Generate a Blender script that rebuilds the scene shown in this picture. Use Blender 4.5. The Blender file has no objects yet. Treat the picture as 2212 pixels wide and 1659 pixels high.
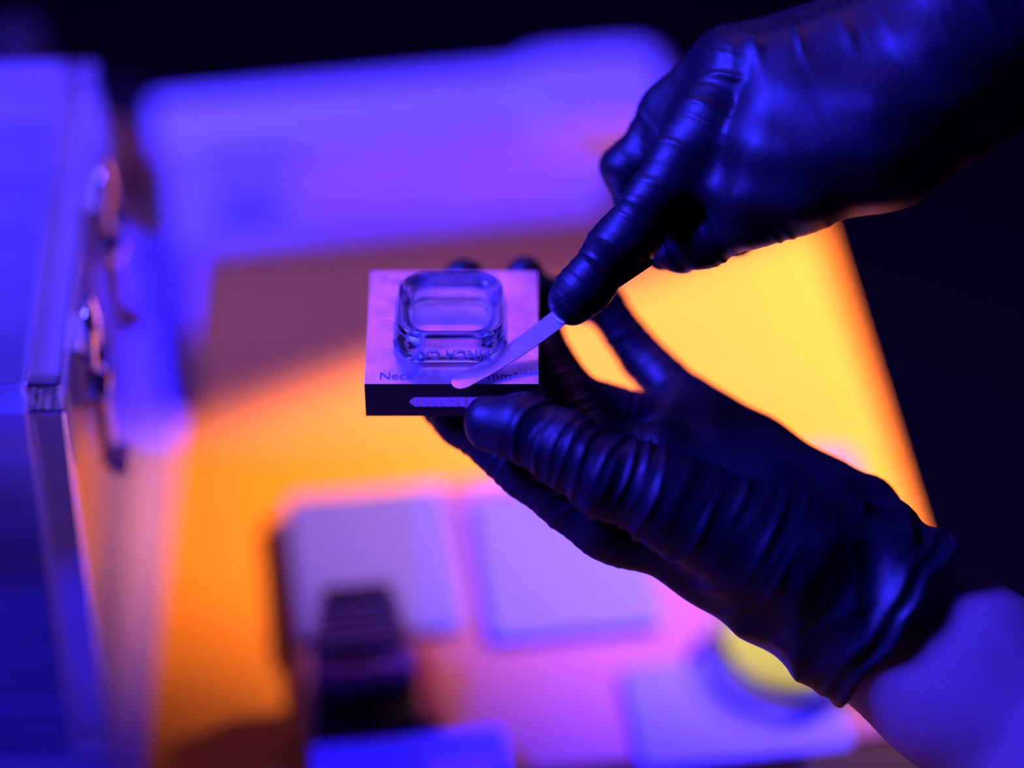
import bpy, bmesh, math, random
import numpy as np
from mathutils import Vector, Matrix

# ------------------------------------------------------------------ camera, world, light
sc = bpy.context.scene
COL = sc.collection
W_PX, H_PX, F_PX = 2212.0, 1659.0, 6317.0
PITCH = math.radians(41.0)
SP, CP = math.sin(PITCH), math.cos(PITCH)
TABLE_Z = 750.0                       # millimetres; the camera stands 740 mm above the table top
CAM = np.array([0.0, 0.0, TABLE_Z + 740.0])
RIGHT = np.array([1.0, 0, 0]); UP = np.array([0, SP, CP]); FWD = np.array([0, CP, -SP])

def cam_pt(px, py, depth):            # camera-frame millimetres (x right, y up, z towards the lens)
    return np.array([(px - W_PX/2)/F_PX*depth, (H_PX/2 - py)/F_PX*depth, -depth])
def c2w(p):
    p = np.asarray(p, float)
    return CAM + p[..., 0:1]*RIGHT + p[..., 1:2]*UP - p[..., 2:3]*FWD
def w2c(p):
    q = np.asarray(p, float) - CAM
    return np.array([q @ RIGHT, q @ UP, -(q @ FWD)])
def at_z(px, py, z):                  # world point of a sight line at a given height
    v = (py - H_PX/2)/F_PX
    d = (CAM[2] - z)/(SP + v*CP)
    return c2w(cam_pt(px, py, d)[None])[0]

cam_data = bpy.data.cameras.new('camera')
cam = bpy.data.objects.new('camera', cam_data); COL.objects.link(cam)
cam.location = Vector(CAM)*0.001
cam.rotation_euler = (math.radians(90) - PITCH, 0, 0)
cam_data.sensor_width = 36.0
cam_data.lens = 36.0*F_PX/W_PX
cam_data.clip_start = 0.02
cam_data.dof.use_dof = True
cam_data.dof.focus_distance = 0.838
cam_data.dof.aperture_fstop = 2.0
sc.camera = cam

world = bpy.data.worlds.new('dark_room'); sc.world = world
world.use_nodes = True
world.node_tree.nodes['Background'].inputs[0].default_value = (0.10, 0.03, 0.35, 1)
world.node_tree.nodes['Background'].inputs[1].default_value = 0.004

sc.view_settings.view_transform = 'Standard'
sc.view_settings.look = 'None'
sc.view_settings.exposure = 0.0
sc.view_settings.gamma = 1.0
sc.view_settings.use_curve_mapping = False
sc.cycles.max_bounces = 18; sc.cycles.transmission_bounces = 18; sc.cycles.glossy_bounces = 10

def look(o, target):
    o.rotation_euler = (Vector(target) - o.location).to_track_quat('-Z', 'Y').to_euler()

BLUE_POS = (-0.69, 0.76, 1.63)
ld = bpy.data.lights.new('blue_panel', 'AREA')
ld.shape = 'RECTANGLE'; ld.size = 0.34; ld.size_y = 0.22
ld.energy = 64.0; ld.color = (0.030, 0.022, 1.0)
blue = bpy.data.objects.new('blue_panel', ld); COL.objects.link(blue)
blue.location = BLUE_POS; look(blue, (0.0, 0.72, 0.85))

LAMP_POS = Vector((0.57, 1.10, 1.316))
LAMP_AIM = Vector(at_z(1720, 860, TABLE_Z))*0.001
ld = bpy.data.lights.new('orange_spot', 'SPOT')
ld.energy = 165.0; ld.color = (1.0, 0.40, 0.14)
ld.shadow_soft_size = 0.006; ld.spot_size = math.radians(31); ld.spot_blend = 0.85
spot = bpy.data.objects.new('orange_spot', ld); COL.objects.link(spot)
spot.location = LAMP_POS; look(spot, LAMP_AIM)

VIOLET_POS = (-0.05, 1.78, 1.80)      # added violet light out of view, for the block top to reflect
ld = bpy.data.lights.new('violet_fill', 'AREA')
ld.shape = 'RECTANGLE'; ld.size = 1.3; ld.size_y = 0.8
ld.energy = 7.0; ld.color = (0.15, 0.07, 1.0)
vio = bpy.data.objects.new('violet_fill', ld); COL.objects.link(vio)
vio.location = VIOLET_POS; look(vio, (0.0, 0.68, 0.94))

# ------------------------------------------------------------------ helpers
MM = 0.001
def tag(o, label=None, cat=None, group=None, kind=None):
    if label: o['label'] = label
    if cat: o['category'] = cat
    if group: o['group'] = group
    if kind: o['kind'] = kind
    return o
def empty(name, loc_mm, rz=0.0):
    o = bpy.data.objects.new(name, None); COL.objects.link(o)
    o.location = Vector(loc_mm)*MM; o.rotation_euler = (0, 0, rz)
    o.empty_display_size = 0.02
    return o
def link(name, me, mat, parent=None, loc=None, rz=None, smooth=None):
    if mat is not None:
        me.materials.clear(); me.materials.append(mat)
    if smooth is not None:
        for p in me.polygons: p.use_smooth = smooth
    o = bpy.data.objects.new(name, me); COL.objects.link(o)
    if parent is not None: o.parent = parent
    if loc is not None: o.location = Vector(loc)*MM
    if rz is not None: o.rotation_euler = (0, 0, rz)
    return o
def mesh_np(name, v, f):              # v in millimetres
    me = bpy.data.meshes.new(name)
    me.from_pydata([tuple(x) for x in np.asarray(v)*MM], [], [tuple(int(i) for i in x) for x in f])
    me.update(); return me
def bm_mesh(name, bm):
    for v in bm.verts: v.co *= MM
    me = bpy.data.meshes.new(name); bm.to_mesh(me); bm.free(); return me
def box(bm, x0, x1, y0, y1, z0, z1, bevel=0.0, seg=2):
    r = bmesh.ops.create_cube(bm, size=1.0)
    for v in r['verts']:
        v.co = Vector(((x0+x1)/2 + v.co.x*(x1-x0), (y0+y1)/2 + v.co.y*(y1-y0), (z0+z1)/2 + v.co.z*(z1-z0)))
    if bevel > 0:
        es = list({e for v in r['verts'] for e in v.link_edges})
        bmesh.ops.bevel(bm, geom=es, offset=bevel, segments=seg, profile=0.5, affect='EDGES')
def part_box(name, dims, mat, parent, bevel=0.6, seg=2, smooth=False):
    bm = bmesh.new(); box(bm, *dims, bevel=bevel, seg=seg)
    return link(name, bm_mesh(name, bm), mat, parent, smooth=smooth)
def rrect(hx, hy, r, n=6):            # rounded rectangle loop, counter-clockwise
    r = min(r, hx, hy); out = []
    for k, (sx, sy) in enumerate(((1, 1), (-1, 1), (-1, -1), (1, -1))):
        for i in range(n+1):
            a = math.pi/2*(k + i/n)
            out.append((sx*(hx-r) + r*math.cos(a), sy*(hy-r) + r*math.sin(a)))
    return out
def slab(name, hx, hy, r, z0, z1, mat, parent=None, bev=0.8, n=6, loc=None, rz=None):
    """rounded slab with softened top and bottom rims"""
    prof = [(-bev, z0), (0, z0+bev), (0, z1-bev), (-0.3*bev, z1-0.3*bev), (-bev, z1)]
    return lathe_rr(name, [(hx+d, hy+d, r+d, z) for d, z in prof], mat, parent, n, loc, rz)
def lathe_rr(name, prof, mat, parent=None, n=6, loc=None, rz=None, smooth=False, ring=False):
    vs, fs = [], []; m = 4*(n+1)
    for hx, hy, r, z in prof:
        vs += [(x, y, z) for x, y in rrect(hx, hy, max(r, 0.05), n)]
    for i in range(len(prof)-1):
        for j in range(m):
            k = (j+1) % m
            fs.append((i*m+j, i*m+k, (i+1)*m+k, (i+1)*m+j))
    if ring:
        k = (len(prof)-1)*m
        for j in range(m): fs.append((k+j, k+(j+1) % m, (j+1) % m, j))
    else:
        fs.append(tuple(range(m-1, -1, -1)))
        fs.append(tuple((len(prof)-1)*m + j for j in range(m)))
    return link(name, mesh_np(name, vs, fs), mat, parent, loc, rz, smooth)
def lathe(bm, prof, n=32, c=(0, 0)):
    rings = []
    for r, z in prof:
        rings.append([bm.verts.new((c[0]+r*math.cos(2*math.pi*i/n), c[1]+r*math.sin(2*math.pi*i/n), z)) for i in range(n)])
    for a, b in zip(rings, rings[1:]):
        for i in range(n):
            bm.faces.new((a[i], a[(i+1) % n], b[(i+1) % n], b[i]))
    bm.faces.new(rings[0][::-1]); bm.faces.new(rings[-1])
def tube(bm, pts, r, n=10):
    pts = [Vector(p) for p in pts]; rings = []
    for i, p in enumerate(pts):
        t = (pts[min(i+1, len(pts)-1)] - pts[max(i-1, 0)]).normalized()
        a = t.orthogonal().normalized() if i == 0 else (prev - t*prev.dot(t)).normalized()
        prev = a; b = t.cross(a)
        rr = r[i] if isinstance(r, (list, tuple)) else r
        rings.append([bm.verts.new(p + rr*(a*math.cos(2*math.pi*k/n) + b*math.sin(2*math.pi*k/n))) for k in range(n)])
    for A, B in zip(rings, rings[1:]):
        for k in range(n):
            bm.faces.new((A[k], A[(k+1) % n], B[(k+1) % n], B[k]))
    bm.faces.new(rings[0][::-1]); bm.faces.new(rings[-1])
def text_mesh(body, size, extrude, bevel=0.0, spacing=1.0):
    cu = bpy.data.curves.new('lettering', 'FONT')
    cu.body = body; cu.size = size; cu.extrude = extrude; cu.bevel_depth = bevel; cu.bevel_resolution = 2
    cu.align_x = 'CENTER'; cu.align_y = 'CENTER'; cu.space_character = spacing; cu.resolution_u = 6
    ob = bpy.data.objects.new('lettering', cu); COL.objects.link(ob)
    dg = bpy.context.evaluated_depsgraph_get()
    me = bpy.data.meshes.new_from_object(ob.evaluated_get(dg))
    bpy.data.objects.remove(ob); bpy.data.curves.remove(cu)
    return me

# ------------------------------------------------------------------ materials
def mat(name, base=(0.8, 0.8, 0.8), rough=0.5, metal=0.0, spec=0.5, **kw):
    m = bpy.data.materials.new(name); m.use_nodes = True
    b = m.node_tree.nodes['Principled BSDF']
    b.inputs['Base Color'].default_value = (*base, 1)
    b.inputs['Roughness'].default_value = rough
    b.inputs['Metallic'].default_value = metal
    b.inputs['Specular IOR Level'].default_value = spec
    for k, v in kw.items(): b.inputs[k].default_value = v
    return m
def nodes(m): return m.node_tree.nodes, m.node_tree.links, m.node_tree.nodes['Principled BSDF']
def coords(m, scale=(1, 1, 1), rot=(0, 0, 0)):
    N, L, b = nodes(m)
    tc = N.new('ShaderNodeTexCoord'); mp = N.new('ShaderNodeMapping')
    mp.inputs['Scale'].default_value = scale; mp.inputs['Rotation'].default_value = rot
    L.new(tc.outputs['Object'], mp.inputs['Vector']); return mp.outputs['Vector']
def noise(m, scale, vec=None, detail=3.0, rough=0.5):
    N, L, b = nodes(m); t = N.new('ShaderNodeTexNoise')
    t.inputs['Scale'].default_value = scale; t.inputs['Detail'].default_value = detail; t.inputs['Roughness'].default_value = rough
    L.new(vec if vec is not None else coords(m), t.inputs['Vector']); return t.outputs['Fac']
def ramp(m, fac, stops):
    N, L, b = nodes(m); r = N.new('ShaderNodeValToRGB')
    while len(r.color_ramp.elements) < len(stops): r.color_ramp.elements.new(0.5)
    for e, (p, c) in zip(r.color_ramp.elements, stops):
        e.position = p; e.color = (*c, 1) if len(c) == 3 else c
    L.new(fac, r.inputs['Fac']); return r.outputs['Color']
def bump(m, h, strength, dist=0.001, chain=None):
    N, L, b = nodes(m); n = N.new('ShaderNodeBump')
    n.inputs['Strength'].default_value = strength; n.inputs['Distance'].default_value = dist
    L.new(h, n.inputs['Height'])
    if chain is not None: L.new(chain, n.inputs['Normal'])
    L.new(n.outputs['Normal'], b.inputs['Normal']); return n.outputs['Normal']
def to(m, sock, name):
    N, L, b = nodes(m); L.new(sock, b.inputs[name])

M = {}
m = M['wood'] = mat('oiled_wood', (0.7, 0.36, 0.05), 0.8, 0, 0.08)
v = coords(m, (3, 40, 3))
to(m, ramp(m, noise(m, 4.0, v, 5), [(0.3, (0.68, 0.31, 0.022)), (0.7, (0.80, 0.37, 0.030))]), 'Base Color')
bump(m, noise(m, 12, v, 4), 0.12, 0.0006)
m = M['floor'] = mat('dark_floor', (0.01, 0.01, 0.014), 0.6)
to(m, ramp(m, noise(m, 30), [(0.3, (0.001, 0.001, 0.001)), (0.7, (0.002, 0.002, 0.002))]), 'Base Color')
m = M['wall'] = mat('dark_wall', (0.012, 0.012, 0.02), 0.8)
to(m, ramp(m, noise(m, 8), [(0.3, (0.010, 0.010, 0.018)), (0.7, (0.016, 0.015, 0.024))]), 'Base Color')
m = M['glove'] = mat('black_nitrile', (0.009, 0.009, 0.010), 0.47, 0, 0.38)
a = bump(m, noise(m, 900, None, 3, 0.6), 0.16, 0.0004)
v = coords(m, (1.0, 1.0, 1.0))
bump(m, noise(m, 120, v, 2, 0.5), 0.12, 0.0012, a)
m = M['skin'] = mat('skin', (0.52, 0.28, 0.20), 0.5, 0, 0.4)
to(m, ramp(m, noise(m, 60, None, 4), [(0.3, (0.46, 0.25, 0.23)), (0.7, (0.55, 0.32, 0.28))]), 'Base Color')
bump(m, noise(m, 700, None, 4, 0.6), 0.25, 0.0005)
m = M['shirt'] = mat('navy_fabric', (0.012, 0.014, 0.03), 0.85, 0, 0.2)
bump(m, noise(m, 500, None, 2), 0.3, 0.0006)
m = M['alu'] = mat('brushed_aluminium', (0.80, 0.78, 0.82), 0.34, 1.0)
v = coords(m, (30, 900, 1), (0, 0, 0.5))
to(m, ramp(m, noise(m, 45, None, 2, 0.5), [(0.32, (0.27, 0.27, 0.27)), (0.68, (0.46, 0.46, 0.46))]), 'Roughness')
to(m, ramp(m, noise(m, 60, None, 4, 0.6), [(0.35, (0.42, 0.42, 0.62)), (0.65, (0.84, 0.80, 0.88))]), 'Base Color')
a = bump(m, noise(m, 1.0, v, 4), 0.10, 0.0004)
bump(m, noise(m, 22, None, 0), 0.12, 0.0022, a)
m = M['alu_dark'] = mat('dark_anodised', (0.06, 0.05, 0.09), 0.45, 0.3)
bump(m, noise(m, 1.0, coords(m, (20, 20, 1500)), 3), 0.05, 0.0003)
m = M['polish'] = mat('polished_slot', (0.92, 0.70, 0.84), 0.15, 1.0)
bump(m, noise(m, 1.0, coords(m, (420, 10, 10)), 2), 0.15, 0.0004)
m = M['engrave'] = mat('engraved_metal', (0.10, 0.12, 0.50), 0.6, 0.0)
bump(m, noise(m, 2000), 0.1, 0.0002)
m = M['steel'] = mat('spring_steel', (0.72, 0.70, 0.74), 0.30, 1.0)
bump(m, noise(m, 1.0, coords(m, (40, 1500, 40)), 3), 0.06, 0.0003)
m = M['glass'] = mat('clear_glass', (0.98, 0.985, 1.0), 0.015, 0, 0.5, IOR=1.49)
nodes(m)[2].inputs['Transmission Weight'].default_value = 1.0
bump(m, noise(m, 160, None, 2), 0.05, 0.0006)
def clear_sheet(name, tint, scatter):
    """polished clear sheet: mostly lets light pass, Fresnel gloss on the faces, a little haze"""
    m = bpy.data.materials.new(name); m.use_nodes = True
    N, L = m.node_tree.nodes, m.node_tree.links
    N.remove(N['Principled BSDF']); out = N['Material Output']
    tr = N.new('ShaderNodeBsdfTransparent'); tr.inputs[0].default_value = (*tint, 1)
    gl = N.new('ShaderNodeBsdfGlossy'); gl.inputs['Roughness'].default_value = 0.06
    df = N.new('ShaderNodeBsdfDiffuse'); df.inputs[0].default_value = (0.9, 0.9, 0.95, 1)
    tl_ = N.new('ShaderNodeBsdfTranslucent'); tl_.inputs[0].default_value = (0.9, 0.9, 0.95, 1)
    hz = N.new('ShaderNodeMixShader'); hz.inputs[0].default_value = 0.5
    L.new(df.outputs[0], hz.inputs[1]); L.new(tl_.outputs[0], hz.inputs[2])
    tc = N.new('ShaderNodeTexCoord'); no = N.new('ShaderNodeTexNoise'); no.inputs['Scale'].default_value = 25
    mr = N.new('ShaderNodeMapRange'); mr.inputs['To Min'].default_value = scatter*0.5; mr.inputs['To Max'].default_value = scatter*1.5
    fr = N.new('ShaderNodeFresnel'); fr.inputs[0].default_value = 1.49
    m1 = N.new('ShaderNodeMixShader'); m2 = N.new('ShaderNodeMixShader')
    L.new(tc.outputs['Object'], no.inputs['Vector']); L.new(no.outputs['Fac'], mr.inputs['Value'])
    L.new(mr.outputs[0], m1.inputs[0]); L.new(tr.outputs[0], m1.inputs[1]); L.new(hz.outputs[0], m1.inputs[2])
    L.new(fr.outputs[0], m2.inputs[0]); L.new(m1.outputs[0], m2.inputs[1]); L.new(gl.outputs[0], m2.inputs[2])
    L.new(m2.outputs[0], out.inputs['Surface']); return m
def half_clear(name, haze, part_):
    m = clear_sheet(name, (0.98, 0.98, 1.0), haze); N, L = m.node_tree.nodes, m.node_tree.links
    g_ = N.new('ShaderNodeBsdfGlass'); g_.inputs['IOR'].default_value = 1.46; g_.inputs['Roughness'].default_value = 0.015
    g_.inputs['Color'].default_value = (0.98, 0.985, 1, 1)
    out = N['Material Output']; src = out.inputs['Surface'].links[0].from_socket
    mx = N.new('ShaderNodeMixShader'); mx.inputs[0].default_value = part_
    L.new(src, mx.inputs[1]); L.new(g_.outputs[0], mx.inputs[2]); L.new(mx.outputs[0], out.inputs['Surface']); return m
M['cup'] = half_clear('clear_moulded_plastic', 0.01, 0.8)
M['cup_text'] = half_clear('clear_moulded_lettering', 0.6, 0.2)
M['acrylic'] = clear_sheet('clear_acrylic', (0.95, 0.96, 1.0), 0.15)
M['acrylic_edge'] = clear_sheet('clear_acrylic_sawn_edge', (0.85, 0.88, 1.0), 0.75)
m = M['white'] = mat('white_plastic', (0.78, 0.78, 0.80), 0.42)
bump(m, noise(m, 300), 0.05, 0.0004)
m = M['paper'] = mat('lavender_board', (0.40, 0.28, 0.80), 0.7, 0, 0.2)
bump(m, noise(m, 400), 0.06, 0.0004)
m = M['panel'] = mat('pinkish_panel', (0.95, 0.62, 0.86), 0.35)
bump(m, noise(m, 300), 0.05, 0.0004)
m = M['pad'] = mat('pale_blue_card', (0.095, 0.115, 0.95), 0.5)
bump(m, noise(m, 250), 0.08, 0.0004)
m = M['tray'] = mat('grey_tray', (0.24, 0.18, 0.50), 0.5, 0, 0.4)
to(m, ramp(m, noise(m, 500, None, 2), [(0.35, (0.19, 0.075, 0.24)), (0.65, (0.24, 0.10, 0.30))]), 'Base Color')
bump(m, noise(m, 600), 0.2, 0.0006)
m = M['black'] = mat('black_plastic', (0.015, 0.015, 0.018), 0.4)
bump(m, noise(m, 600), 0.08, 0.0004)
m = M['dark_metal'] = mat('dark_steel', (0.22, 0.20, 0.26), 0.4, 0.9)
bump(m, noise(m, 300), 0.05, 0.0004)
m = M['chrome'] = mat('nickel', (0.86, 0.82, 0.78), 0.09, 1.0)
bump(m, noise(m, 200), 0.03, 0.0004)
m = M['amber'] = mat('amber_plastic', (0.20, 0.03, 0.008), 0.4)
bump(m, noise(m, 200), 0.04, 0.0004)
m = M['lime'] = mat('yellow_green_film', (0.42, 0.50, 0.02), 0.45)
to(m, ramp(m, noise(m, 60), [(0.3, (0.20, 0.42, 0.015)), (0.7, (0.25, 0.48, 0.02))]), 'Base Color')
def emit(name, col, s):
    m = bpy.data.materials.new(name); m.use_nodes = True
    b = m.node_tree.nodes['Principled BSDF']
    b.inputs['Base Color'].default_value = (0.02, 0.02, 0.02, 1)
    b.inputs['Emission Color'].default_value = (*col, 1); b.inputs['Emission Strength'].default_value = s
    return m
M['led'] = emit('warm_led', (1.0, 0.09, 0.06), 260.0)

# ------------------------------------------------------------------ the setting
def plane_box(name, dims, mat_, kind='structure'):
    o = part_box(name, dims, mat_, None, bevel=0); return tag(o, kind=kind)
plane_box('floor', (-2500, 2500, -1500, 3500, -40, 0), M['floor'])
plane_box('wall_back', (-2500, 2500, 3000, 3060, 0, 2700), M['wall'])
plane_box('wall_left', (-2500, -2440, -1500, 3000, 0, 2700), M['wall'])

RZ = math.radians(7.3)                # the bench and what lies squared to it
edge = at_z(1868, 785, TABLE_Z)
bench = empty('workbench', (edge[0], edge[1], 0), RZ)
tag(bench, 'wooden workbench with an oiled orange-brown top under all objects', 'table')
slab('table_top', 675, 550, 6, TABLE_Z-36, TABLE_Z, M['wood'], bench, 1.5, 5, loc=(-675, -355, 0))
for lx in (-60, -1260):
    for ly in (-830, 160):
        part_box('leg', (lx-35, lx+35, ly-35, ly+35, 0, TABLE_Z-36), M['black'], bench, 2)

# spot lamp out of view; flags added to cut off the orange pool
lamp = empty('spot_lamp', (LAMP_POS.x*1000, LAMP_POS.y*1000, 0))
tag(lamp, 'small black spot lamp on a stand beyond the bench, with added light-cutting flags', 'lamp')
LP = np.array(LAMP_POS)*1000
base = np.array([LP[0], LP[1], 0])
def flag(pa, pb, dist, away, hl=150, wd=150):
    A_ = at_z(*pa, TABLE_Z); B_ = at_z(*pb, TABLE_Z)
    dm = (A_+B_)/2 - LP; dm /= np.linalg.norm(dm)
    ed = B_-A_; ed -= dm*(ed @ dm); ed /= np.linalg.norm(ed)
    nn = np.cross(dm, ed)
    if nn @ np.array(away) < 0: nn = -nn
    E0 = LP + dm*dist - base
    vs = [E0 + ed*p + nn*q + dm*t for t in (0, 3) for (p, q) in ((-hl, 0), (hl, 0), (hl, wd), (-hl, wd))]
    fs = [(0, 1, 2, 3), (7, 6, 5, 4), (0, 4, 5, 1), (1, 5, 6, 2), (2, 6, 7, 3), (3, 7, 4, 0)]
    link('flag', mesh_np('flag', vs, fs), M['black'], lamp)
    return dm, E0, nn
dirm, E0, nn = flag((400, 925), (1750, 480), 240, (0, 1.0, 0.3))
_, E1, n1 = flag((330, 1430), (1300, 1690), 130, (-0.3, -1.0, 0), 70, 90)
bm = bmesh.new()
ax = -dirm
back = LP - base + ax*20
tube(bm, [back, back+ax*12, back+ax*90, back+ax*100], [18, 38, 38, 26], 24)
link('lamp_head', bm_mesh('lamp_head', bm), M['black'], lamp, smooth=True)
bm = bmesh.new(); tube(bm, [back+ax*70, (0+ax[0]*90, ax[1]*90, 1200), (ax[0]*90, ax[1]*90, 0)], 11, 12)
link('pole', bm_mesh('pole', bm), M['black'], lamp, smooth=True)
bm = bmesh.new(); lathe(bm, [(140, 0), (140, 10), (30, 22), (14, 30)], 32, (ax[0]*90, ax[1]*90))
link('base', bm_mesh('base', bm), M['black'], lamp)
bm = bmesh.new(); tube(bm, [back+ax*60, E0+nn*40], 4, 8); tube(bm, [back+ax*60, E1+n1*30], 4, 8)
link('flag_arm', bm_mesh('flag_arm', bm), M['black'], lamp)

# overhead row of warm light points
LEDC = np.array([130.0, 1450.0, 1640.0])
led = empty('light_strip', LEDC)
tag(led, 'slim strip of warm light points hung over the far end of the bench', 'lamp')
part_box('housing', (-290, 290, -12, 12, 2, 18), M['black'], led, 2)
bm = bmesh.new(); lathe(bm, [(2.6, 0), (2.6, 1.4), (1.6, 1.6)], 12); me_led = bm_mesh('light_point', bm)
for i in range(40):
    link('light_point', me_led, M['led'] if i == 0 else None, led, loc=(-273 + 14*i, 0, 0.2))
for i in (-1, 1):
    bm = bmesh.new(); tube(bm, [(i*150, 0, 18), (i*150, 0, 1060)], 2, 8)
    link('cable', bm_mesh('cable', bm), M['black'], led)

# ------------------------------------------------------------------ metal block
Z_TOP = CAM[2] - 838*SP
BX0, BX1 = -42.3, 7.6
BY0 = 838*CP; BY1 = BY0 + 51.5
BH = 12.3; ZB = Z_TOP - BH
blk = empty('gauge_block', ((BX0+BX1)/2, (BY0+BY1)/2, ZB))
tag(blk, 'square brushed metal gauge block with a slot, held in the lower gloved hand', 'gauge block')
hx, hy = (BX1-BX0)/2, (BY1-BY0)/2
def block_part():
    bm = bmesh.new()
    # faces except the front; the front face has a stadium-shaped hole
    c = {}
    for i, x in enumerate((-hx, hx)):
        for j, y in enumerate((-hy, hy)):
            for k, z in enumerate((0, BH)):
                c[i, j, k] = bm.verts.new((x, y, z))
    F = lambda *k: bm.faces.new([c[q] for q in k])
    F((0,0,1), (1,0,1), (1,1,1), (0,1,1)); F((0,0,0), (0,1,0), (1,1,0), (1,0,0))
    F((0,0,0), (0,0,1), (0,1,1), (0,1,0)); F((1,0,0), (1,1,0), (1,1,1), (1,0,1))
    F((0,1,0), (0,1,1), (1,1,1), (1,1,0))
    top = [f for f in bm.faces]
    sx0, sx1, sz0, sz1 = -12.2, 12.2, BH-9.3, BH-5.0
    r = (sz1-sz0)/2; zc = (sz0+sz1)/2; st = []
    for i in range(13): a = math.pi/2 + math.pi*i/12; st.append((sx0+r+r*math.cos(a), zc+r*math.sin(a)))
    for i in range(13): a = -math.pi/2 + math.pi*i/12; st.append((sx1-r+r*math.cos(a), zc+r*math.sin(a)))
    sv = [bm.verts.new((x, -hy, z)) for x, z in st]
    n = len(sv)
    es = [bm.edges.new((sv[i], sv[(i+1) % n])) for i in range(n)]
    oe = [bm.edges.get((c[a], c[b])) for a, b in (((0,0,0),(1,0,0)), ((1,0,0),(1,0,1)), ((1,0,1),(0,0,1)), ((0,0,1),(0,0,0)))]
    bmesh.ops.triangle_fill(bm, use_beauty=True, use_dissolve=False, edges=es+oe)
    # drop any triangles that closed the hole
    for f in list(bm.faces):
        cc = f.calc_center_median()
        if abs(cc.y+hy) < 1e-4 and all(v in sv for v in f.verts):
            inside = sz0 < cc.z < sz1 and sx0 < cc.x < sx1
            if inside: bm.faces.remove(f)
    bmesh.ops.recalc_face_normals(bm, faces=bm.faces)
    me = bm_mesh('body', bm)
    o = link('body', me, M['alu'], blk)
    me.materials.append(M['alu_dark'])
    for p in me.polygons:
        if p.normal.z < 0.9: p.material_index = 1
    # slot liner: walls and a floor that rises towards the back
    vs, fs = [], []
    for x, z in st:
        vs.append((x, -hy, z))
    for x, z in st:
        vs.append((x, -hy + 1.2, z))
    for i in range(n): fs.append((i, (i+1) % n, n+(i+1) % n, n+i))
    k0 = len(vs); cols = []
    for i in range(123):
        x = sx0 + (sx1-sx0)*i/122
        e = min(x-sx0, sx1-x); hz = r if e >= r else math.sqrt(max(0.0, r*r-(r-e)**2))
        y = -hy + 0.38 + 0.06*math.cos(2*math.pi*x/2.35)
        vs += [(x, y, zc-hz), (x, y, zc+hz)]
    for i in range(122): fs.append((k0+2*i, k0+2*i+2, k0+2*i+3, k0+2*i+1))
    lo = link('slot', mesh_np('slot', vs, fs), M['polish'], blk)
    lo['label'] = 'bright polished slot in the block front'
block_part()
def flat_text(body, size, px, py, name='engraving', cx=None):
    p = at_z(px, py, Z_TOP)
    me = text_mesh(body, size*MM, 0.03*MM)
    o = link(name, me, M['engrave'], blk, loc=(p[0]-(BX0+BX1)/2, p[1]-(BY0+BY1)/2, BH+0.035))
    return o
flat_text('Neck', 4.6, 856, 813)
flat_text('1 mm', 4.6, 1066, 813)
flat_text('Tube', 4.6, 853, 606)
for px in (1114, 1136, 1148, 1158):
    p = at_z(px, 807, Z_TOP)
    bm = bmesh.new(); lathe(bm, [(0.42, 0), (0.42, 0.04), (0.2, 0.05)], 12)
    link('index_dot', bm_mesh('index_dot', bm), M['engrave'], blk, loc=(p[0]-(BX0+BX1)/2, p[1]-(BY0+BY1)/2, BH+0.01))

# ------------------------------------------------------------------ clear cap
gp = at_z(972, 789, Z_TOP)
GC = (gp[0], gp[1] + 16.6, Z_TOP + 0.06)
cap = empty('moulded_cup', GC)
tag(cap, 'clear rounded-square moulded cap with raised lettering on the metal block', 'cap')
prof = [(15.0, 7.0, 0.0), (16.2, 8.0, 0.35), (16.6, 8.4, 1.2), (16.5, 8.4, 2.4), (16.0, 8.2, 4.2), (15.5, 8.0, 6.2),
        (15.2, 7.9, 7.6), (15.3, 8.0, 8.4), (15.1, 7.9, 9.1), (14.6, 7.5, 9.6), (13.9, 7.0, 9.75), (13.2, 6.6, 9.55),
        (12.4, 6.2, 9.2), (11.7, 5.8, 8.8), (11.35, 5.6, 8.0), (11.15, 5.5, 6.0), (11.0, 5.4, 3.0), (11.0, 5.4, 0.8), (11.4, 5.6, 0.15), (12.0, 6.0, 0.0)]
lathe_rr('cup_body', [(a, a, r, z) for a, r, z in prof], M['cup'], cap, 10, smooth=True, ring=True)
me = text_mesh('PINCH CAP', 4.1*MM, 0.45*MM, 0.12*MM, 1.08)
t = link('lettering', me, M['cup_text'], cap)
t.matrix_local = Matrix.Translation(Vector((0.4, -16.25, 3.7))*MM) @ Matrix.Rotation(math.radians(-7), 4, 'X') @ Matrix.Rotation(math.radians(90), 4, 'X') @ Matrix.Rotation(math.pi, 4, 'Z')
t['label'] = 'upside-down raised clear lettering'

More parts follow.
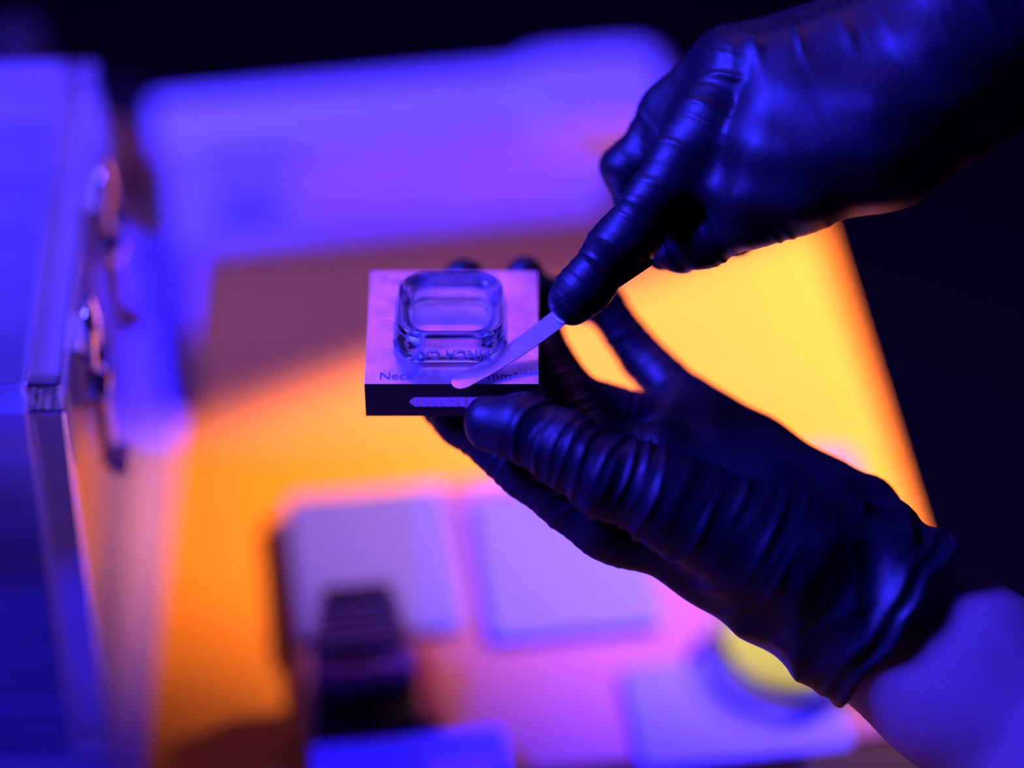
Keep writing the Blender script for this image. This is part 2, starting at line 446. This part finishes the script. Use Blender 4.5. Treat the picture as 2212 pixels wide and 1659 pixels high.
# ------------------------------------------------------------------ thin steel strip
p0 = at_z(978, 835, Z_TOP + 0.9); p1 = at_z(1100, 765, Z_TOP + 1.0)
p1 = at_z(1212, 684, Z_TOP + 9.0); p2 = at_z(1400, 556, Z_TOP + 26)
def strip():
    d = p1 - p0; d[2] = 0; d /= np.linalg.norm(d)
    s = np.array([d[1], -d[0], 0.0])          # towards the lens
    hw = 3.35
    vs, fs = [], []
    L1 = np.linalg.norm(p1-p0); L2 = np.linalg.norm(p2-p1)
    st = [0.0, 0.25, 0.7, 1.3, 2.1, 3.1] + list(np.linspace(4.5, L1+L2, 26))
    n = len(st)
    for q in st:
        u = min(q/L1, 1.0)
        c = p0 + (p1-p0)*u if q <= L1 else p1 + (p2-p1)*(q-L1)/L2
        c = c.copy()
        if q <= L1:                            # lies almost flat on the block, then bends up to the fingers
            z_lin = p0[2] + (p1[2]-p0[2])*u
            c[2] = p0[2] + (p1[2]-p0[2])*u**1.7
            c -= np.array([0, CP/SP*(c[2]-z_lin)*-1.0, 0])*0   # keep plan position
        h = hw*math.sqrt(max(0.0, 1-(1-min(q/hw, 1))**2)) if q < hw else hw
        h *= 0.86 + 0.14*min(q/30, 1)
        for sg in (-1, 1):
            for dz in (0.0, 0.3):
                vs.append(c + s*sg*h + np.array([0, 0, dz]))
    for i in range(n-1):
        a = i*4; b = a+4
        fs += [(a, b, b+2, a+2), (a+1, a+3, b+3, b+1), (a, a+1, b+1, b), (a+2, b+2, b+3, a+3)]
    fs += [(0, 2, 3, 1), ((n-1)*4, (n-1)*4+1, (n-1)*4+3, (n-1)*4+2)]
    o = link('feeler_strip', mesh_np('feeler_strip', vs, fs), M['steel'], smooth=False)
    tag(o, 'thin round-tipped steel feeler strip pinched by the upper gloved hand', 'feeler gauge')
strip()

# ------------------------------------------------------------------ gloved hands (signed distance fields -> surface nets)
class Field:
    def __init__(s, lo, hi, h):
        s.h = h; s.lo = np.array(lo, float)
        s.n = np.ceil((np.array(hi)-s.lo)/h).astype(int) + 1
        s.ax = [s.lo[i] + h*np.arange(s.n[i]) for i in range(3)]
        s.d = np.full(s.n, 1e3, np.float32)
    def window(s, lo, hi):
        a = np.clip(np.floor((np.array(lo)-s.lo)/s.h).astype(int), 0, s.n-1)
        b = np.clip(np.ceil((np.array(hi)-s.lo)/s.h).astype(int)+1, 1, s.n)
        sl = tuple(slice(a[i], b[i]) for i in range(3))
        X = s.ax[0][sl[0]][:, None, None].astype(np.float32)
        Y = s.ax[1][sl[1]][None, :, None].astype(np.float32)
        Z = s.ax[2][sl[2]][None, None, :].astype(np.float32)
        return sl, X, Y, Z
    def cone(s, a, ra, b, rb, k=3.0, wr=None):
        a = np.array(a, float); b = np.array(b, float); R = max(ra, rb) + k*2 + 3
        sl, X, Y, Z = s.window(np.minimum(a, b)-R, np.maximum(a, b)+R)
        ba = b-a; L = np.linalg.norm(ba)
        px, py, pz = X-a[0], Y-a[1], Z-a[2]
        t = (px*ba[0]+py*ba[1]+pz*ba[2])/(L*L)
        tc = np.clip(t, 0, 1)
        d = np.sqrt((px-tc*ba[0])**2 + (py-tc*ba[1])**2 + (pz-tc*ba[2])**2) - (ra + (rb-ra)*tc)
        if wr is not None:               # folds across the finger: (amplitude, wavelength, phase, skew)
            amp, wl, ph, sk = wr
            e1 = np.cross(ba/L, [0.3, 0.2, 1.0]); e1 /= np.linalg.norm(e1); e2 = np.cross(ba/L, e1)
            q1 = px*e1[0]+py*e1[1]+pz*e1[2]; q2 = px*e2[0]+py*e2[1]+pz*e2[2]
            u = t*L + sk*q2 + 0.05*q1*q2/max(ra, rb) + 0.7*np.sin(q1*0.21+ph*2) + 0.5*np.sin(q2*0.27+ph) + 1.1*np.sin(t*L*0.31+ph*5)
            w = (0.5+0.5*np.cos(2*np.pi*u/wl+ph))**5
            w2 = (0.5+0.5*np.cos(2*np.pi*(u+0.12*q1)/(wl*0.61)+ph*2.3))**3
            m = 0.6 + 0.4*np.sin(t*L*0.45 + q1*0.16 + ph*3)
            env = np.exp(-((t-0.5)/0.60)**6)
            d = d - (amp*env*(1.25*m*w + 0.45*(1-m)*w2 - 0.3)).astype(np.float32)
        s.blend(sl, d.astype(np.float32), k)
    def blend(s, sl, d, k):
        o = s.d[sl]
        h = np.clip(k-np.abs(o-d), 0, None)/k
        s.d[sl] = np.minimum(o, d) - h*h*k*0.25
    def mesh(s):
        d = s.d; ins = d < 0
        nx, ny, nz = d.shape
        c = np.zeros((nx-1, ny-1, nz-1), np.int8)
        for i in (0, 1):
            for j in (0, 1):
                for k in (0, 1):
                    c += ins[i:nx-1+i, j:ny-1+j, k:nz-1+k]
        act = (c > 0) & (c < 8)
        I, J, K = np.nonzero(act)
        idx = -np.ones(act.shape, np.int64); idx[I, J, K] = np.arange(len(I))
        acc = np.zeros((len(I), 3)); cnt = np.zeros(len(I))
        cor = [(i, j, k) for i in (0, 1) for j in (0, 1) for k in (0, 1)]
        for a in cor:
            for b in cor:
                if sum(abs(a[q]-b[q]) for q in range(3)) != 1 or a > b: continue
                da = d[I+a[0], J+a[1], K+a[2]].astype(float); db = d[I+b[0], J+b[1], K+b[2]].astype(float)
                x = (da < 0) != (db < 0)
                t = np.where(x, da/np.where(x, da-db, 1), 0)
                for q in range(3): acc[:, q] += np.where(x, a[q]+t*(b[q]-a[q]), 0)
                cnt += x
        V = acc/cnt[:, None] + np.stack([I, J, K], 1)
        V = s.lo + V*s.h
        Q = []
        for axis in range(3):
            s1 = [slice(None)]*3; s2 = [slice(None)]*3
            s1[axis] = slice(0, -1); s2[axis] = slice(1, None)
            A, B = ins[tuple(s1)], ins[tuple(s2)]
            x = A != B
            o1, o2 = [(1, 2), (2, 0), (0, 1)][axis]
            P = np.argwhere(x)
            ok = (P[:, o1] > 0) & (P[:, o2] > 0) & (P[:, o1] < d.shape[o1]-1) & (P[:, o2] < d.shape[o2]-1)
            P = P[ok]
            def cell(u, w):
                R = P.copy(); R[:, o1] -= u; R[:, o2] -= w
                return idx[R[:, 0], R[:, 1], R[:, 2]]
            quad = np.stack([cell(1, 1), cell(0, 1), cell(0, 0), cell(1, 0)], 1)
            flip = ~A[P[:, 0], P[:, 1], P[:, 2]]
            quad[flip] = quad[flip][:, ::-1]
            Q.append(quad)
        return V, np.concatenate(Q)
def field_obj(name, F, mat_, parent):
    V, Q = F.mesh()
    Vw = c2w(V)*MM
    off = np.array(parent.location) if parent is not None else 0
    me = bpy.data.meshes.new(name)
    me.vertices.add(len(Vw)); me.vertices.foreach_set('co', (Vw-off).astype(np.float32).ravel())
    me.loops.add(Q.size); me.loops.foreach_set('vertex_index', Q.astype(np.int32).ravel())
    me.polygons.add(len(Q)); me.polygons.foreach_set('loop_start', np.arange(0, Q.size, 4, dtype=np.int32))
    me.polygons.foreach_set('use_smooth', np.ones(len(Q), bool))
    me.update(calc_edges=True); me.validate()
    return link(name, me, mat_, parent)
C = cam_pt
def Hh(px, py, z): return w2c(at_z(px, py, z))
def wobble(F, amp, wl, seed):          # loose rubber: low, broad unevenness over the whole glove
    rng = np.random.RandomState(seed)
    X = F.ax[0][:, None, None]; Y = F.ax[1][None, :, None]; Z = F.ax[2][None, None, :]
    for i in range(4):
        v = rng.normal(size=3); v /= np.linalg.norm(v); f = 2*np.pi/(wl*rng.uniform(0.7, 1.4)); ph = rng.uniform(0, 6.28)
        F.d += (amp*np.sin((X*v[0]+Y*v[1]+Z*v[2])*f + ph)).astype(np.float32)

person = empty('person', (480, 640, 0))
tag(person, 'person in black gloves and dark top holding the metal block and steel strip', 'person')

# --- lower hand: palm up, thumb on the block front, fingers under and behind it
ARM = [(C(1770, 1245, 838), 21.0), (C(1915, 1345, 836), 23.6), (C(2070, 1455, 834), 26.3), (C(2330, 1640, 830), 31.0), (C(2620, 1845, 826), 34.5)]
def arm_cones(F, grow=0.0, k=8.0):
    for (a, ra), (b, rb) in zip(ARM, ARM[1:]): F.cone(a, ra+grow, b, rb+grow, k)
G = Field(C(820, 1560, 860) - np.array([0, 0, 75]), C(2080, 540, 800) + np.array([2, 5, 25]), 0.62)
wrist = C(1800, 1265, 838)
# palm
G.cone(C(1370, 1135, 844), 11.0, C(1790, 1330, 842), 15.5, 10)
G.cone(C(1425, 1010, 862), 12.0, C(1770, 1230, 850), 19.0, 10)
G.cone(C(1470, 925, 876), 11.0, C(1800, 1150, 855), 17.0, 10)
G.cone(C(1485, 880, 884), 10.0, C(1850, 1135, 858), 14.0, 8)
G.cone(C(1660, 1170, 838), 20.0, C(1900, 1335, 836), 25.5, 12)
G.cone(C(1430, 1075, 822), 13.5, C(1720, 1215, 826), 19.0, 9, (0.7, 8.5, 0.4, 0.25))
# thumb
th = [(C(1068, 914, 833), 8.3), (C(1125, 926, 829), 9.6), (C(1225, 975, 825), 10.4), (C(1320, 1030, 822), 11.6), (C(1430, 1075, 822), 13.5)]
wv = [None, (1.2, 5.2, 0.3, -0.25), (1.6, 4.9, 1.3, -0.2), (1.6, 5.2, 2.2, -0.1)]
for (a, b, w) in zip(th, th[1:], wv): G.cone(a[0], a[1], b[0], b[1], 3.0, w)
# index finger under the front of the block
ix = [(Hh(905, 822, ZB-8.6), 7.8), (Hh(1010, 905, ZB-9.5), 8.6), (Hh(1150, 1015, ZB-13), 9.4), (Hh(1310, 1128, ZB-20), 10.4), (C(1400, 1150, 844), 11.5)]
for i, (a, b) in enumerate(zip(ix, ix[1:])): G.cone(a[0], a[1], b[0], b[1], 2.6, (0.35, 4.2, i*1.1, 0.1))
# middle finger: under the block, tip behind the rear edge
def Wp(x, y, z): return w2c(np.array([x, y, z], float))
tip1 = at_z(1003, 578, Z_TOP-4); tip2 = at_z(1130, 580, Z_TOP-4)
mi = [(Wp(tip1[0], BY1+7.5, Z_TOP-8.5), 6.2), (Wp(tip1[0]+5, BY1+6.5, ZB-7), 7.6), (Wp(tip1[0]+24, BY1-18, ZB-9.6), 8.6), (C(1290, 960, 862), 9.2), (C(1425, 1010, 862), 11.0)]
for i, (a, b) in enumerate(zip(mi, mi[1:])): G.cone(a[0], a[1], b[0], b[1], 2.4, (0.3, 4.4, i*1.7, 0.1))
# ring finger
ri = [(Wp(tip2[0], BY1+7.3, Z_TOP-8.0), 6.0), (Wp(tip2[0]+3, BY1+6, ZB-6), 7.2), (Wp(tip2[0]+5, BY1-8, ZB-9.5), 7.8), (C(1248, 862, 872), 8.0), (C(1425, 930, 876), 9.6)]
for i, (a, b) in enumerate(zip(ri, ri[1:])): G.cone(a[0], a[1], b[0], b[1], 2.2, (0.3, 4.2, i*0.9, 0.1))
# little finger, arched round the rear right corner
li = [(C(1148, 640, 885), 6.0), (C(1215, 648, 892), 6.4), (C(1306, 660, 898), 6.4), (C(1388, 780, 894), 6.7), (C(1478, 868, 886), 9.3)]
for i, (a, b) in enumerate(zip(li, li[1:])): G.cone(a[0], a[1], b[0], b[1], 2.0, (0.35, 4.0, i*1.3, 0.1))
# loose cuff
cf = C(1928, 1328, 836); cdir = C(1700, 1170, 836) - cf; cdir /= np.linalg.norm(cdir)
G.cone(C(1745, 1235, 840), 24.5, cf - cdir*6, 29.6, 6, (1.0, 16.0, 0.7, 0.3))
wobble(G, 0.28, 22, 3)
# cut the cuff at a slightly wavy plane and hollow it round the arm
X = G.ax[0][:, None, None]; Y = G.ax[1][None, :, None]; Z = G.ax[2][None, None, :]
s_ = (X-cf[0])*cdir[0] + (Y-cf[1])*cdir[1] + (Z-cf[2])*cdir[2]
crs = (X-cf[0])*(-cdir[1]) + (Y-cf[1])*cdir[0]
s_ = s_ + 1.2*np.sin(crs*0.17+1) + 0.5*np.sin(crs*0.37+(Z-cf[2])*0.15) + 0.10*np.abs(crs)
cr = np.abs(np.sin(crs*0.11 + s_*0.16 + 0.4)) + np.abs(np.sin(crs*0.09 - s_*0.13 + (Z-cf[2])*0.10 + 1.9)) + np.abs(np.sin((Z-cf[2])*0.13 + s_*0.07))
G.d += (np.clip((48 - s_)/30, 0, 1)*1.3*(cr - 1.9)*np.clip((s_-6)/10, 0, 1)).astype(np.float32)
bead = 2.0*np.exp(-((s_-1.5)/1.5)**2) + 1.2*np.exp(-((s_-7)/1.6)**2)
near = (s_ < 60)
G.d = np.where(near, G.d - bead.astype(np.float32)*0.55, G.d)
G.d = np.maximum(G.d, -s_.astype(np.float32))
H2 = Field(G.lo, G.lo + G.h*(G.n-1), G.h)
arm_cones(H2, 0.8)
mm = min(G.d.shape[0], H2.d.shape[0]), min(G.d.shape[1], H2.d.shape[1]), min(G.d.shape[2], H2.d.shape[2])
sl = tuple(slice(0, q) for q in mm)
lim = np.broadcast_to((s_[sl] < 22), G.d[sl].shape)
G.d[sl] = np.where(lim, np.maximum(G.d[sl], -H2.d[sl]), G.d[sl])
o = field_obj('glove', G, M['glove'], person); o['label'] = 'black glove of the lower hand, thumb on the block'
del G, H2
# bare forearm
A = Field(C(1740, 2120, 836) - np.array([0, 0, 50]), C(2760, 1050, 836) + np.array([0, 0, 50]), 1.0)
arm_cones(A)
wobble(A, 0.25, 45, 5)
o = field_obj('forearm', A, M['skin'], person); o['label'] = 'bare forearm below the glove cuff'
del A

# --- upper hand: palm down, index finger stretched to the strip
R = Field(C(1150, 730, 850) - np.array([0, 0, 60]), C(2330, -230, 850) + np.array([0, 0, 45]), 0.62)
# back of the hand
R.cone(C(1600, 160, 842), 11.5, C(2140, 70, 838), 19.0, 10, (1.0, 11, 0.2, 0.45))
R.cone(C(1578, 145, 860), 11.5, C(2140, 30, 852), 18.0, 10)
R.cone(C(1650, 150, 878), 10.5, C(2150, 10, 862), 16.0, 10)
R.cone(C(1700, 190, 892), 9.5, C(2160, 40, 868), 14.0, 8)
R.cone(C(1760, 250, 836), 19.0, C(2100, 120, 834), 24.0, 12)
R.cone(C(1690, 300, 834), 15.0, C(1900, 300, 828), 19.0, 12)
R.cone(C(1740, 390, 826), 14.0, C(2010, 235, 828), 19.0, 10)
R.cone(C(2080, 90, 838), 26.0, C(2420, -60, 838), 31.0, 10, (0.9, 13, 0.5, 0.2))
# index finger
zt = p1
tipc = w2c(p1 + np.array([0, 2.5, 8.4]))
ixs = [(C(1236, 655, 845), 6.5), (C(1262, 620, 843), 7.7), (C(1352, 515, 840), 8.5), (C(1475, 355, 838), 9.6), (C(1540, 255, 839), 10.4), (C(1610, 165, 842), 11.5)]
wv = [(0.65, 4.4, 0.2, 0.3), (0.6, 4.8, 1.0, 0.2), (0.4, 6.2, 2.1, 0.1), (0.7, 5.0, 0.6, 0.25), (1.1, 7.5, 1.6, 0.3)]
for a, b, w in zip(ixs, ixs[1:], wv): R.cone(a[0], a[1], b[0], b[1], 3.0, w)
# middle finger, bent: knuckle to the left, tip back under the index finger
md = [(C(1578, 145, 860), 11.5), (C(1455, 250, 862), 10.2), (C(1366, 368, 864), 8.8), (C(1395, 470, 866), 8.0), (C(1440, 525, 862), 7.2)]
for i, (a, b) in enumerate(zip(md, md[1:])): R.cone(a[0], a[1], b[0], b[1], 2.6, (0.45, 5.5, i*1.2, 0.2))
R.cone(C(1500, 270, 852), 8.5, C(1600, 150, 852), 12.0, 8)
R.cone(C(1450, 310, 853), 6.0, C(1520, 250, 851), 9.0, 6)
R.cone(C(1575, 330, 838), 9.0, C(1660, 370, 832), 14.0, 10)
R.cone(C(1545, 400, 838), 6.0, C(1620, 430, 832), 11.0, 8)
# ring and little fingers folded behind
rg = [(C(1650, 150, 878), 10.5), (C(1520, 300, 880), 9.2), (C(1490, 400, 880), 8.4), (C(1530, 490, 874), 7.6), (C(1590, 505, 866), 7.2)]
for i, (a, b) in enumerate(zip(rg, rg[1:])): R.cone(a[0], a[1], b[0], b[1], 2.4, (0.3, 5, i, 0.1))
lt = [(C(1700, 190, 892), 9.5), (C(1610, 330, 892), 8.2), (C(1600, 420, 888), 7.4), (C(1650, 470, 878), 6.8)]
for i, (a, b) in enumerate(zip(lt, lt[1:])): R.cone(a[0], a[1], b[0], b[1], 2.4, (0.3, 5, i, 0.1))
# thumb, closing on the strip from below
tb = [(C(1430, 552, 858), 3.6), (C(1470, 538, 852), 6.4), (C(1520, 508, 846), 9.0), (C(1620, 462, 836), 9.8), (C(1740, 400, 826), 13.0)]
wv = [None, (0.5, 4.2, 0.3, 0.2), (0.7, 4.8, 1.2, 0.2), (0.6, 5.0, 0.8, 0.2)]
for a, b, w in zip(tb, tb[1:], wv): R.cone(a[0], a[1], b[0], b[1], 3.0, w)
wobble(R, 0.26, 20, 9)
o = field_obj('glove', R, M['glove'], person); o['label'] = 'black glove of the upper hand, index finger pointing down'
del R
# dark top: torso and sleeves, outside the picture to the right
def wc(x, y, z): return w2c(np.array([x, y, z], float))
pts = [wc(x, y, z) for x in (60, 720) for y in (260, 1020) for z in (640, 1520)]
T = Field(np.min(pts, 0), np.max(pts, 0), 6.0)
T.cone(wc(470, 560, 860), 95, wc(490, 560, 1240), 110, 60)
T.cone(wc(470, 720, 860), 95, wc(490, 720, 1240), 110, 60)
T.cone(wc(490, 480, 1270), 62, wc(490, 800, 1270), 62, 50)
T.cone(wc(490, 460, 1250), 55, wc(380, 440, 930), 46, 30)
T.cone(wc(380, 440, 930), 46, ARM[-1][0], 39, 20)
T.cone(wc(490, 810, 1250), 55, wc(330, 800, 1090), 46, 30)
T.cone(wc(330, 800, 1090), 46, C(2420, -60, 838), 38, 20)
o = field_obj('shirt', T, M['shirt'], person); o['label'] = 'dark navy top with sleeves'
del T

# ------------------------------------------------------------------ things lying on the bench
TZ = TABLE_Z
# pale board under the clear box
pc = at_z(362, 900, TZ)
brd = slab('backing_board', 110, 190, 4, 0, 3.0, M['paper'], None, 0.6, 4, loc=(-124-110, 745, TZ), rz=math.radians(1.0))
tag(brd, 'pale lavender board lying under the clear box on the bench', 'board')

# clear box with latches
BXR, BYF, BYB, BZT = -133.0, 649.0, 815.0, 926.0
bxe = empty('clear_box', (BXR, BYF, TZ+3.1), math.radians(2.3))
tag(bxe, 'thick-walled clear acrylic box with metal latches at the left of the bench', 'box')
Wd, Dp, Ht, T_ = 170.0, 166.0, BZT-TZ-3.1, 11.0
g = 0.25
def plate(name, dims):
    o = part_box(name, dims, M['acrylic'], bxe, 0.8); me = o.data; me.materials.append(M['acrylic_edge'])
    thin = int(np.argmin([dims[1]-dims[0], dims[3]-dims[2], dims[5]-dims[4]]))
    for p in me.polygons:
        if abs(p.normal[thin]) < 0.9: p.material_index = 1
    return o
plate('base_plate', (-Wd, 0, 0, Dp, 0, T_-g))
plate('front_wall', (-Wd, -T_-g, 0, T_, T_, Ht-T_-g))
plate('back_wall', (-Wd, 0, Dp-T_, Dp, T_, Ht-T_-g))
plate('side_wall', (-T_, 0, T_+g, Dp-T_-g, T_, Ht-T_-g))
plate('side_wall', (-Wd, -Wd+T_, T_+g, Dp-T_-g, T_, Ht-T_-g))
plate('lid', (-Wd, -T_-g, 0, Dp, Ht-T_, Ht))
part_box('corner_post', (-T_, 0, 0, T_, T_, Ht-T_-g), M['glass'], bxe, 1.2)
part_box('lid_rail', (-T_, 0, 0, Dp, Ht-T_, Ht), M['glass'], bxe, 1.2)
part_box('black_strip', (-Wd+T_, -T_-1, T_+0.3, T_+2.5, 94, 111), M['black'], bxe, 0.4)  # black strip across the inside of the front wall
for ly in (38.0, 108.0):
    zt_ = Ht - 6
    lp = part_box('latch_plate', (0.2, 3.0, ly-9, ly+9, zt_-30, zt_-6), M['chrome'], bxe, 0.6)
    bm = bmesh.new()
    tube(bm, [(5, ly-7, zt_-22), (6, ly-7, zt_-6), (5, ly-6, zt_+3), (5, ly+6, zt_+3), (6, ly+7, zt_-6), (5, ly+7, zt_-22)], 1.4, 8)
    link('latch_loop', bm_mesh('latch_loop', bm), M['chrome'], bxe, smooth=True)
    bm = bmesh.new(); tube(bm, [(6.5, ly-10, zt_-24), (6.5, ly+10, zt_-24)], 3.4, 12)
    link('latch_pivot', bm_mesh('latch_pivot', bm), M['chrome'], bxe, smooth=True)
    bm = bmesh.new(); box(bm, 5, 8, ly-6, ly+6, zt_-58, zt_-22, 1.0)
    box(bm, 7.5, 13, ly-6, ly+6, zt_-61, zt_-57, 0.8)
    link('latch_lever', bm_mesh('latch_lever', bm), M['dark_metal'], bxe)
    bm = bmesh.new()
    for sy in (-6, 6): 
        r_ = bmesh.ops.create_uvsphere(bm, u_segments=10, v_segments=8, radius=3.2)
        for v_ in r_['verts']: v_.co += Vector((3.0, ly+sy, zt_-12))
    link('rivets', bm_mesh('rivets', bm), M['chrome'], bxe, smooth=True)
# what stands inside it
inx = bxe.location*1000
c1 = slab('liner_sheet', 70, 68, 3, 0, 4, M['white'], None, 0.8, 4, loc=(BXR-85-3.2, BYF+83, TZ+3.1+T_+0.1), rz=math.radians(2.3))
tag(c1, 'white liner sheet on the floor inside the clear box', 'sheet')

# white device at the back
fl = at_z(395, 562, TZ); fr = at_z(1255, 478, TZ)
da = math.atan2(fr[1]-fl[1], fr[0]-fl[0]); dl = np.linalg.norm(fr-fl)
dev = empty('white_device', fl, da)
tag(dev, 'long white instrument case at the back of the bench behind the block', 'instrument')
def wedge(name, prof, x0, x1, mat_, bev=1.2):
    vs = [(x, y, z) for x in (x0, x1) for y, z in prof]; n = len(prof)
    fs = [tuple(range(n))[::-1], tuple(range(n, 2*n))] + [(i, (i+1) % n, n+(i+1) % n, n+i) for i in range(n)]
    me = mesh_np(name, vs, fs); o = link(name, me, mat_, dev)
    bm = bmesh.new(); bm.from_mesh(me); bmesh.ops.recalc_face_normals(bm, faces=bm.faces)
    bmesh.ops.bevel(bm, geom=list(bm.edges), offset=bev*MM, segments=2, profile=0.5, affect='EDGES')
    bm.to_mesh(me); bm.free(); return o
wedge('case_body', [(0, 0), (0, 7), (24, 33), (63, 33), (63, 0)], 0, dl+11, M['white'], 2.0)
wedge('case_lid', [(25, 33.2), (25, 36.5), (62, 36.5), (62, 33.2)], -5, dl+4, M['white'], 2.0)
sl_ = math.atan2(26, 24)
def on_slope(name, x0, x1, t0, t1, h, mat_, sub=None):
    L0 = math.hypot(24, 26); o = part_box(name, (x0, x1, t0*L0, t1*L0, -0.2, h), mat_, dev, min(0.5, h*0.4))
    o.location = Vector((0, 0, 7))*MM; o.rotation_euler = (sl_, 0, 0); return o
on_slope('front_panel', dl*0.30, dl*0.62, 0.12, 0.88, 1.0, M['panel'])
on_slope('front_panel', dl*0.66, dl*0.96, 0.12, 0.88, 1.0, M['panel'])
on_slope('display', 14, 44, 0.25, 0.5, 0.8, M['dark_metal'])
on_slope('vent', 12, 50, 0.82, 0.95, 0.6, M['dark_metal'])
rc = at_z(1225, 215, TZ+42)
roll = empty('white_canister', (rc[0]+12, rc[1]+12, TZ), da)
tag(roll, 'rounded white canister behind the right end of the instrument case', 'canister')
lathe_rr('canister_body', [(27, 22, 10, 0), (29, 24, 12, 2), (29, 24, 12, 30), (27, 22, 11, 33)], M['white'], roll, 8, smooth=False)
lathe_rr('canister_lid', [(29.8, 24.8, 12, 32), (30, 25, 12, 34), (30, 25, 12, 40), (26, 21, 10, 43)], M['white'], roll, 8)

# raised tray and what lies on it
tl = at_z(610, 1070, TZ+7); tr = at_z(1840, 958, TZ+7)
ta = math.atan2(tr[1]-tl[1], tr[0]-tl[0]); tw = np.linalg.norm(tr-tl); td = 143.0
tray = empty('tray', tl - np.array([0, 0, 7]), ta)
tag(tray, 'flat grey raised tray with rounded corners in the bench foreground', 'tray')
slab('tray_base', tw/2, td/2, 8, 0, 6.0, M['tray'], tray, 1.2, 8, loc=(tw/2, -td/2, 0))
ZT = TZ + 6.0
def quad_pad(name, px, py, hx_, hy_, r, h, mat_, label, cat, rz=0, group=None, z=None):
    p = at_z(px, py, (ZT if z is None else z) + h)
    o = slab(name, hx_, hy_, r, 0, h, mat_, None, min(0.8, h/3), 6, loc=(p[0], p[1], (ZT if z is None else z)+0.05), rz=ta + rz)
    return tag(o, label, cat, group)
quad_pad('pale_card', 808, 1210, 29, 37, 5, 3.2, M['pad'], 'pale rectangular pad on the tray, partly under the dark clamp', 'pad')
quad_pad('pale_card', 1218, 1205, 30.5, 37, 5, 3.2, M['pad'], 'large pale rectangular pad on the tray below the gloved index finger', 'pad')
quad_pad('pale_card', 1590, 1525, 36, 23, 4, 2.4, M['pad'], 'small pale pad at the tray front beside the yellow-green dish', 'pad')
# dish
p = at_z(1705, 1392, ZT+9)
dish = empty('round_dish', (p[0], p[1], ZT+2.6))
tag(dish, 'round clear dish with a yellow-green disc under the gloved wrist', 'dish')
bm = bmesh.new(); lathe(bm, [(26.5, 0), (27.5, 0.6), (27.5, 8.6), (27.1, 9), (26.4, 9), (26.0, 8.6), (26.0, 2.0), (25.0, 1.6)], 48)
link('dish_wall', bm_mesh('dish_wall', bm), M['acrylic'], dish, smooth=True)
bm = bmesh.new(); lathe(bm, [(21.5, 1.7), (22, 2.1), (22, 8.0), (21.5, 8.4)], 48)
link('disc', bm_mesh('disc', bm), M['lime'], dish)
# dark clamp on the tray
p = at_z(790, 1525, ZT)
cl = empty('small_clamp', (p[0], p[1], ZT), ta)
tag(cl, 'small dark metal clamp with a ribbed head standing on the tray', 'clamp')
part_box('clamp_base', (-18, 18, -15, 12, 0, 9), M['black'], cl, 1)
part_box('clamp_body', (-17, 17, -6, 14, 9.1, 20), M['dark_metal'], cl, 1)
part_box('clamp_band', (-17.5, 17.5, -8, 14, 20.1, 25), M['tray'], cl, 0.8)
for i in range(5):
    part_box('rib', (-14, 14, 1+3.0*i, 3.0+3.0*i, 25.1, 30+1.4*i), M['dark_metal'], cl, 0.4)
part_box('clamp_head', (-12, 12, 16.2, 22, 20, 37), M['black'], cl, 0.8)
p = at_z(925, 1490, ZT+4)
bar = slab('amber_bar', 3.6, 17, 2, 0, 8, M['amber'], None, 0.8, 5, loc=(p[0], p[1], ZT+0.05), rz=ta)
tag(bar, 'narrow amber-brown bar beside the dark clamp on the tray', 'bar')
# printed carton at the front edge
p = at_z(888, 1640, ZT+12)
bxp = empty('printed_box', (p[0], p[1], ZT), ta)
tag(bxp, 'small white box with dark marks at the front edge of the tray', 'box')
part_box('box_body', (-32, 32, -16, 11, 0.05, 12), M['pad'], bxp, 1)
for i in range(4):
    part_box('mark', (6+5.5*i, 9.5+5.5*i, -9, -1, 11.9, 12.15), M['dark_metal'], bxp, 0)
p = at_z(1905, 1650, TZ+6)
o = slab('black_case', 26, 12, 2, 0, 10, M['black'], None, 1, 4, loc=(p[0], p[1]-6, TZ), rz=ta)
tag(o, 'black low case on the bench in front of the forearm', 'case')
# amber bottle far behind the clear box
bt = empty('amber_bottle', (-196, 965, TZ))
tag(bt, 'amber bottle standing at the bench edge behind the clear box', 'bottle')
bm = bmesh.new(); lathe(bm, [(18, 0), (20, 3), (20, 52), (17, 62), (9, 68), (9, 74)], 32)
link('bottle_body', bm_mesh('bottle_body', bm), M['amber'], bt, smooth=True)
bm = bmesh.new(); lathe(bm, [(10, 72), (10.5, 73), (10.5, 83), (9, 85)], 24)
link('bottle_cap', bm_mesh('bottle_cap', bm), M['black'], bt)
# striped card added out of view to give the slot something to mirror
rcd = empty('slot_reflect_card', (-25, 425, TZ), 0.0)
tag(rcd, 'unseen striped card added near the bench front for the slot to mirror', 'card')
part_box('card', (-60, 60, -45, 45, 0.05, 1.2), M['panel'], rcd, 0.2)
for i in range(14):
    part_box('card_stripe', (-55+8*i, -51.5+8*i, -40, 40, 1.1, 1.4), M['amber'], rcd, 0)
# black strip added to darken the shaded band right of the clear box
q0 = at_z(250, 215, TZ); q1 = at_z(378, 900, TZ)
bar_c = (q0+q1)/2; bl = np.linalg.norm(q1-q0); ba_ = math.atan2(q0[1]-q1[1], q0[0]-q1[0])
o = slab('dark_band_strip', bl/2, 5.5, 1.5, 0, 4.0, M['black'], None, 0.6, 4, loc=(bar_c[0]+4, bar_c[1], TZ+0.02), rz=ba_)
tag(o, 'long black strip added as the dark band of shade beside the clear box', 'dark strip')
